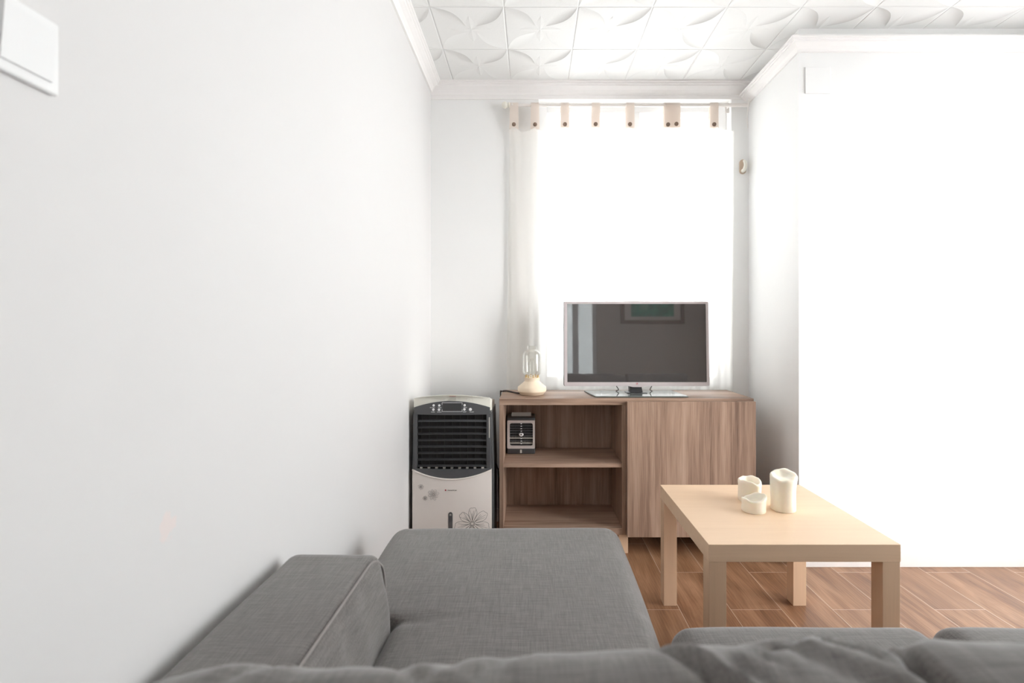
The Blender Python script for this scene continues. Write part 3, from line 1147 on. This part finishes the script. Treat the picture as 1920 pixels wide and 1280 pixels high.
# control buttons, display corners and captions
for i, (bx, by, r) in enumerate(((813.3, 759.6, 2.2), (824, 759.6, 2.2), (812.7, 767.5, 2.3), (823.5, 767.5, 2.4), (871.3, 759.2, 2.2), (871, 767, 2.3), (882, 767.3, 2.8))):
    x, z = L(bx, by)
    bm = lathe(bmesh.new(), [(0, .003), (r * cs * .7, .003), (r * cs, .0015), (r * cs, 0), (0, 0)], seg=18)
    for v in bm.verts:
        a, b, c = v.co
        v.co = Vector((x + a, bulge(x) - .004 - c, z + b))
    obj('button', bm, 'white', ac, True)
yc = lambda x: bulge(x) - .0046
bm = bmesh.new()
for (sgx, xx) in ((1, 829.3), (-1, 866.9)):
    for (sgy, yy) in ((1, 754.3), (-1, 770.8)):
        ribbon(bm, [L(xx, yy), L(xx, yy + 4 * sgy)], .0016, yc)
for yy in (754.3, 770.8):
    ribbon(bm, [L(829.3 + k * 3.76, yy) for k in range(11)], .0016, yc)
obj('display_frame', bm, 'white', cp_)
obj('display', B(*[L(831, 0)[0], L(865.5, 0)[0]], bulge(0) - .0052, bulge(0) - .003, zc(769.5), zc(755.6), .0005), 'black', cp_)
for (bx, by, s) in ((812, 763.8, 'HUMIDIFY'), (824.5, 763.8, 'TIMER'), (812, 772.2, 'MODE'), (824, 772.0, 'SWING'), (872.5, 763.6, 'SPEED'), (871.3, 771.6, 'SLEEP'), (884, 772.2, 'ON/OFF')):
    x, z = L(bx, by)
    obj('caption', text_bm(s, .0062, (x, bulge(x) - .0046, z)), 'white', cp_)
x, z = L(848, 742.3)
obj('maker_name', text_bm('Home & Lux', .0055, (x + .002, bulge(x) - .0018, z)), 'red', ac)
x, z = L(848.5, 917.8)
obj('maker_name', text_bm('Home & Lux', .0078, (x, 0, z), curve=yfp), 'inkd', fp)
xl, zl2 = L(836, 917.6)
obj('maker_mark', B(xl - .0028, xl + .0028, yfp(xl) - .0006, yfp(xl) + .001, zl2 - .0028, zl2 + .0028), 'red', fp)
# water gauge slot
gx, gz = L(845.2, 958.5)
bm = bmesh.new()
pts = [(gx + .0094 * math.cos(math.radians(a)), gz - .0094 + .0094 * math.sin(math.radians(a))) for a in range(0, 181, 15)] + [(gx - .0094, .10), (gx + .0094, .10)]
prism(bm, pts, 'Y', yfp(gx) - .0012, yfp(gx) + .003)
wg = obj('water_gauge', bm, 'dark', ac)
obj('gauge_mark', B(gx - .0045, gx + .0045, yfp(gx) - .0018, yfp(gx) - .001, zc(965), zc(961.5)), 'inkl', wg)


def flower(cx, cz, R, n, a0, w, mat, inner=.22, rays=3, squash=1.0):
    bm = bmesh.new()
    for k in range(n):
        a = a0 + 2 * math.pi * k / n
        hwid = math.pi / n * 1.02
        Rk = R * (1 + .08 * math.sin(k * 2.3 + 1))
        outl = []
        for s in range(25):
            u = s / 24
            ang = a + hwid * (2 * u - 1)
            rad = Rk * (inner + (1 - inner) * (max(0, math.sin(math.pi * u)) ** .34)) * (1 + .025 * math.sin(u * 19 + k))
            outl.append((cx + rad * math.cos(ang), cz + squash * rad * math.sin(ang)))
        ribbon(bm, outl, w, yfp)
        for j in range(rays):
            da = hwid * .62 * ((j + .5) / rays * 2 - 1)
            rr = Rk * (.78 + .14 * math.sin(j * 1.9 + k))
            ln = [(cx + (inner * R + (rr - inner * R) * s / 8) * math.cos(a + da * (s / 8) ** .6), cz + squash * (inner * R + (rr - inner * R) * s / 8) * math.sin(a + da * (s / 8) ** .6)) for s in range(9)]
            ribbon(bm, ln, w * .75, yfp)
    for rr in (inner * .95, inner * .6):
        ribbon(bm, [(cx + R * rr * math.cos(2 * math.pi * s / 20), cz + squash * R * rr * math.sin(2 * math.pi * s / 20)) for s in range(21)], w * 1.3, yfp)
    return obj('printed_flower', bm, mat, fp)


x, z = L(885.5, 981)
flower(x, z, .073, 7, .62, .0014, 'ink', .15, 4)
x, z = L(813, 926.3)
flower(x, z, .0245, 8, .3, .0009, 'inkl', .18, 3)
x, z = L(788.7, 913)
flower(x, z, .0125, 7, .1, .0008, 'inkl', .2, 2)
x, z = L(796.7, 934)
flower(x, z, .0105, 7, .5, .0008, 'inkl', .2, 2)
for (cxx, cyy) in ((-.13, .05), (.13, .05), (-.13, .24), (.13, .24)):
    bm = bmesh.new()
    tube(bm, [(cxx - .012, cyy, .022), (cxx + .012, cyy, .022)], .022, 20)
    box(bm, cxx - .016, cxx + .016, cyy - .012, cyy + .012, .03, .052, .003)
    obj('caster', bm, 'black', ac, True)
bm = tube(bmesh.new(), smooth_path([(.185, .20, .40), (.194, .17, .385), (.198, .165, .376), (.2005, .17, .30), (.201, .19, .12), (.2005, .22, .006)]), .0032, 8)
obj('power_cord', bm, 'cord', ac, 'all')

# ------------------------------------------------------------------ coffee table
TX0, TX1, TY0, TY1, TZ = .505, 1.055, 1.45, 2.0, .45
tb = thing('coffee_table', 'square birch-veneer coffee table in front of the cabinet', 'table', (TX0, TY0, 0))
tw = TX1 - TX0
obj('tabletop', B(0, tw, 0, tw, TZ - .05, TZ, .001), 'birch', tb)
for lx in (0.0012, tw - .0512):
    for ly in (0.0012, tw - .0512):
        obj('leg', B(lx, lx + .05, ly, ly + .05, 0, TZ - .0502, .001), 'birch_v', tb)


def candle(label, X, Y, R, H, rim_fn, pool, tilt=0.0, flare=0.0, squash=1.0, wick=True):
    """pillar candle, burnt hollow; rim_fn(angle)->rim height, flare = how far the rim leans outward"""
    root = thing('pillar_candle', label, 'candle', (X, Y, TZ), 'ivory pillar candles on the coffee table')
    bm = bmesh.new()
    seg = 48
    rings = []
    prof = [('o', R * .97, 0.0), ('o', R, .003), ('o', R, .2), ('o', R, .45), ('o', R * 1.0, .7), ('o', R * 1.02, .86), ('f', 1.0, .95), ('t', .93, 1.0), ('t', .84, .995), ('i', .74, .93), ('i', .66, .8)]
    for kind, rr, zz in prof:
        ring = []
        for s in range(seg):
            a = 2 * math.pi * s / seg
            h = rim_fn(a) + .0016 * math.sin(3 * a + H * 90) + .0012 * math.sin(7 * a + 1)
            wob = 1 + .018 * math.sin(3 * a + H * 50) + .012 * math.sin(5 * a + 2)
            if kind == 'o':
                r = rr * (wob if zz > .3 else 1)
                z = zz * h if zz > .01 else zz * 1.0
                lean = flare * max(0, zz - .6) * 1.2
            else:
                r = R * rr * wob
                z = h * zz if kind != 'i' else pool + (h - pool) * (zz - .6) / .4
                lean = flare * (.5 if kind != 'i' else .2)
            r2 = r * (1 + max(0, math.cos(a - .2)) * lean * 2 + abs(lean) * .35)
            ring.append(bm.verts.new((r2 * math.cos(a), r2 * math.sin(a) * squash, z)))
        rings.append(ring)
    pr = [bm.verts.new((v.co.x * .72, v.co.y * .72, pool)) for v in rings[-1]]
    rings.append(pr)
    for a_, b_ in zip(rings, rings[1:]):
        for s in range(seg):
            j = (s + 1) % seg
            bm.faces.new((a_[s], a_[j], b_[j], b_[s]))
    bm.faces.new(rings[0][::-1])
    c = bm.verts.new((0, 0, pool - .002))
    for s in range(seg):
        bm.faces.new((pr[s], pr[(s + 1) % seg], c))
    obj('wax', bm, 'candle', root, 'all')
    if wick:
        obj('wick', tube(bmesh.new(), [(0, 0, pool - .003), (.001, 0, pool + .004), (.003, .001, pool + .008)], .0013, 8), 'wick', root, 'all')
    return root


candle('tall ivory pillar candle with a sloping melted top', .8555, 1.728, .0395, .125,
       lambda a: .119 + .014 * math.sin(a) + .006 * math.cos(a + .9), .110, flare=.16, wick=False)
candle('medium ivory pillar candle with a hollow rim, behind the lowest candle', .781, 1.822, .0385, .08,
       lambda a: .0745 + .004 * math.sin(2 * a) - .004 * math.cos(a - 5.2), .045, flare=.04)
candle('lowest ivory candle, burnt down to a short hollow stub, nearest table front', .7495, 1.716, .0385, .05,
       lambda a: .047 + .006 * math.cos(a + .1) + .004 * math.sin(2 * a + 1), .022, flare=.07)

# ------------------------------------------------------------------ sofa
sofa = thing('sofa', 'grey woven chaise sofa filling the foreground, seen from behind its back cushions', 'sofa', (0, 0, 0))
SZ = .42


def rounded(x0, x1, y0, y1, z0, z1, r, n=(24, 24, 8), puff=0.0, fn=None, seed=0, wr=0.0):
    """soft block: rounded box with a slightly crowned top and faint unevenness"""
    bm = bmesh.new()
    nx, ny, nz = n
    idx = {}

    def vert(i, j, k):
        key = (i, j, k)
        if key not in idx:
            p = Vector((x0 + (x1 - x0) * i / nx, y0 + (y1 - y0) * j / ny, z0 + (z1 - z0) * k / nz))
            c = Vector((min(max(p.x, x0 + r), x1 - r), min(max(p.y, y0 + r), y1 - r), min(max(p.z, z0 + r), z1 - r)))
            d = p - c
            if d.length > 1e-9:
                m = max(abs(d.x), abs(d.y), abs(d.z))
                p = c + d.normalized() * m
            u = (p.x - x0) / (x1 - x0) * 2 - 1
            w = (p.y - y0) / (y1 - y0) * 2 - 1
            if p.z > z0 + (z1 - z0) * .6:
                p.z += puff * (1 - u ** 4) * (1 - w ** 4)
            if wr:
                q = noise.noise(Vector((p.x * 5, p.y * 5, p.z * 5 + seed)))
                p += Vector((0, 0, 1)) * wr * q + Vector((1, 0, 0)) * wr * .6 * noise.noise(Vector((p.y * 6, p.z * 9, seed + 3)))
            if fn:
                p = fn(p)
            idx[key] = bm.verts.new(p)
        return idx[key]
    # place more grid lines in the rounded margins
    for i in range(nx):
        for j in range(ny):
            bm.faces.new((vert(i, j, 0), vert(i, j + 1, 0), vert(i + 1, j + 1, 0), vert(i + 1, j, 0)))
            bm.faces.new((vert(i, j, nz), vert(i + 1, j, nz), vert(i + 1, j + 1, nz), vert(i, j + 1, nz)))
    for i in range(nx):
        for k in range(nz):
            bm.faces.new((vert(i, 0, k), vert(i + 1, 0, k), vert(i + 1, 0, k + 1), vert(i, 0, k + 1)))
            bm.faces.new((vert(i, ny, k), vert(i, ny, k + 1), vert(i + 1, ny, k + 1), vert(i + 1, ny, k)))
    for j in range(ny):
        for k in range(nz):
            bm.faces.new((vert(0, j, k), vert(0, j, k + 1), vert(0, j + 1, k + 1), vert(0, j + 1, k)))
            bm.faces.new((vert(nx, j, k), vert(nx, j + 1, k), vert(nx, j + 1, k + 1), vert(nx, j, k + 1)))
    return bm


def sstep(a, b, x):
    t = min(1, max(0, (x - a) / (b - a)))
    return t * t * (3 - 2 * t)


# left arm (against the left wall) and its mirror at the far right end
def arm_bm(xo, xi, seed):
    lo, hi = min(xo, xi), max(xo, xi)
    s = 1 if xi > xo else -1

    def f(p):
        # padded inner face: narrow at the top seam, fuller lower down
        t = (p.x - lo) / (hi - lo) if s > 0 else (hi - p.x) / (hi - lo)
        if t > .5:
            p.x += s * (t - .5) * 2 * (-.018 * sstep(.44, .57, p.z) + .005 * math.sin((p.z - .1) * 6) + .004 * noise.noise(Vector((p.y * 14, p.z * 5, seed))))
        return p
    return rounded(lo, hi, .22, 1.135, +.10, .573, .028, (22, 70, 36), .002, f, seed, .002)


armL = obj('arm', arm_bm(-.542, -.318, 1), 'fabric', sofa, 'all')
armR = obj('arm', arm_bm(1.655, 1.431, 5), 'fabric', sofa, 'all')
for a_, xx in ((armL, -.3435), (armR, 1.4565)):
    s = 1 if xx < 0 else -1
    pts = [(xx, .24, .5685), (xx, .5, .570), (xx, .8, .570), (xx, 1.02, .5695), (xx + .001 * s, 1.085, .567), (xx + .007 * s, 1.115, .552), (xx + .013 * s, 1.128, .525), (xx + .017 * s, 1.131, .45), (xx + .018 * s, 1.132, .3)]
    obj('piping', tube(bmesh.new(), smooth_path(pts), .0028, 8), 'seam', a_, 'all')

# chaise cushion: widens to the left beyond the arm
CHX0, CHX1 = -.46, .288


def ch_fn(p):
    u = (p.x - CHX0) / (CHX1 - CHX0)
    left = CHX0 + (-.325 - CHX0) * (1 - sstep(1.135, 1.165, p.y))
    right = CHX1 - .012 * (1 - sstep(.9, 1.6, p.y))
    x = left + (right - left) * u
    # crease where the cover tucks round the end of the arm
    g = math.exp(-((p.y - (1.13 - .10 * max(0, x + .33))) / .012) ** 2) * max(0, 1 - (x + .33) / .12) if x > -.34 else 0
    z = p.z - (.008 * g if p.z > .38 else 0)
    # sides bulge below the seam
    return Vector((x, p.y, z))


obj('chaise_cushion', rounded(CHX0, CHX1, .42, 1.69, .235, SZ - .003, .055, (60, 110, 16), .010, ch_fn, 2, .004), 'fabric', sofa, 'all')
for i, (a, b) in enumerate(((.294, .858), (.864, 1.428))):
    obj('seat_cushion', rounded(a, b, .42, 1.13, .235, SZ, .05, (44, 50, 14), .012, None, 11 + i, .004), 'fabric', sofa, 'all')
obj('base', B(-.53, 1.64, .24, 1.06, .085, .24, .012, 3), 'fabric', sofa, True)
obj('chaise_base', B(-.45, .28, 1.06, 1.63, .085, .24, .012, 3), 'fabric', sofa, True)
obj('backrest', rounded(-.54, 1.655, .12, .27, .085, .70, .03, (80, 8, 20), 0, None, 9, .002), 'fabric', sofa, 'all')
for (lx, ly) in ((-.47, .26), (-.42, 1.55), (.22, 1.55), (1.55, .26), (1.55, .98), (.35, .98)):
    obj('foot', B(lx - .025, lx + .025, ly - .025, ly + .025, 0, .085, .004), 'birch_v', sofa)

# back cushions: the top line dips and rises like crumpled upholstery
contour = [(260, 1300), (300, 1290), (345, 1278), (380, 1268), (430, 1256), (480, 1247), (520, 1246), (560, 1251), (610, 1258), (650, 1256), (690, 1251), (730, 1252), (770, 1253),
           (820, 1247), (860, 1244), (920, 1236), (940, 1236), (1000, 1227), (1060, 1223), (1150, 1219), (1230, 1214), (1290, 1205), (1370, 1199), (1430, 1201), (1500, 1205), (1560, 1210), (1590, 1214), (1612, 1222)]
contour2 = [(1580, 1226), (1600, 1218), (1640, 1208), (1690, 1200), (1730, 1198), (1790, 1202), (1850, 1206), (1920, 1210), (2000, 1214), (2150, 1212), (2300, 1206), (2450, 1206), (2600, 1214), (2720, 1235), (2790, 1260)]


def interp(tab, x):
    if x <= tab[0][0]:
        return tab[0][1]
    for (a, p), (b, q) in zip(tab, tab[1:]):
        if a <= x <= b:
            s = (x - a) / (b - a)
            s = s * s * (3 - 2 * s) * .5 + s * .5
            return p + (q - p) * s
    return tab[-1][1]


YC, HD, NE = .372, .098, 2.6


def sil(h, z0):
    best = 1e9
    zcn = (h + z0) / 2
    hh = (h - z0) / 2
    for k in range(91):
        a = math.pi * k / 90
        c, s = math.cos(a), math.sin(a)
        y = YC + HD * math.copysign(abs(c) ** (2 / NE), c)
        z = zcn + hh * abs(s) ** (2 / NE)
        best = min(best, (CAM_H - z) / y)
    return best


def height_for(ypix):
    tgt = (ypix - VPY) / F_PX
    lo_, hi_ = .6, .95
    for _ in range(30):
        m = (lo_ + hi_) / 2
        if sil(m, .40) > tgt:
            lo_ = m
        else:
            hi_ = m
    return (lo_ + hi_) / 2


def back_cushion(x0, x1, tab, folds, seed):
    bm = bmesh.new()
    NX, NS = 120, 72
    rings = []
    for i in range(NX + 1):
        u = i / NX
        e = min(1.0, abs(2 * u - 1))
        X = x0 + (x1 - x0) * u
        endf = max(0.0, 1 - ((e - .955) / .045) ** 2.5) ** .5 if e > .955 else 1.0
        endf = max(endf, .3)
        h = height_for(interp(tab, VPX + X * F_PX / .452))
        z0 = .40
        zcn, hh = (h + z0) / 2, (h - z0) / 2
        ring = []
        for k in range(NS):
            a = 2 * math.pi * k / NS
            c, s = math.cos(a), math.sin(a)
            y = HD * math.copysign(abs(c) ** (2 / NE), c) * (.35 + .65 * endf)
            z = hh * math.copysign(abs(s) ** (2 / NE), s) * (.90 + .10 * endf)
            xx = X
            if s > 0:
                dz = 0
                for (fx, slope, wd, dp) in folds:
                    d = (X - (fx + slope * (YC + y - .44)))
                    dz -= dp * math.exp(-(d / wd) ** 2)
                    dz += dp * .45 * math.exp(-((d - 2.1 * wd) / (1.3 * wd)) ** 2)
                dz += .0035 * noise.noise(Vector((X * 16, y * 22, seed)))
                z += dz * s
            y += .006 * noise.noise(Vector((X * 9, z * 9, seed + 4)))
            ring.append(bm.verts.new((xx, YC + y, zcn + z)))
        rings.append(ring)
    for a_, b_ in zip(rings, rings[1:]):
        for k in range(NS):
            j = (k + 1) % NS
            bm.faces.new((a_[k], a_[j], b_[j], b_[k]))
    bm.faces.new(rings[0][::-1])
    bm.faces.new(rings[-1])
    return obj('back_cushion', bm, 'fabric', sofa, 'all')


back_cushion(-.335, .288, contour, [(.093, -.5, .006, .009), (.262, 1.6, .008, .008), (.19, -1.4, .007, .006), (-.05, .8, .010, .004), (.145, -1.2, .014, .005), (-.13, -.9, .008, .004), (-.19, .9, .010, .005), (.02, 1.2, .007, .003)], 1.0)
back_cushion(.292, .858, contour2, [(.40, -1.3, .009, .008), (.335, 1.2, .010, .005), (.45, -1.3, .02, .006)], 6.0)
back_cushion(.864, 1.428, [(0, 1206), (5000, 1206)], [(1.1, .5, .02, .004)], 9.0)
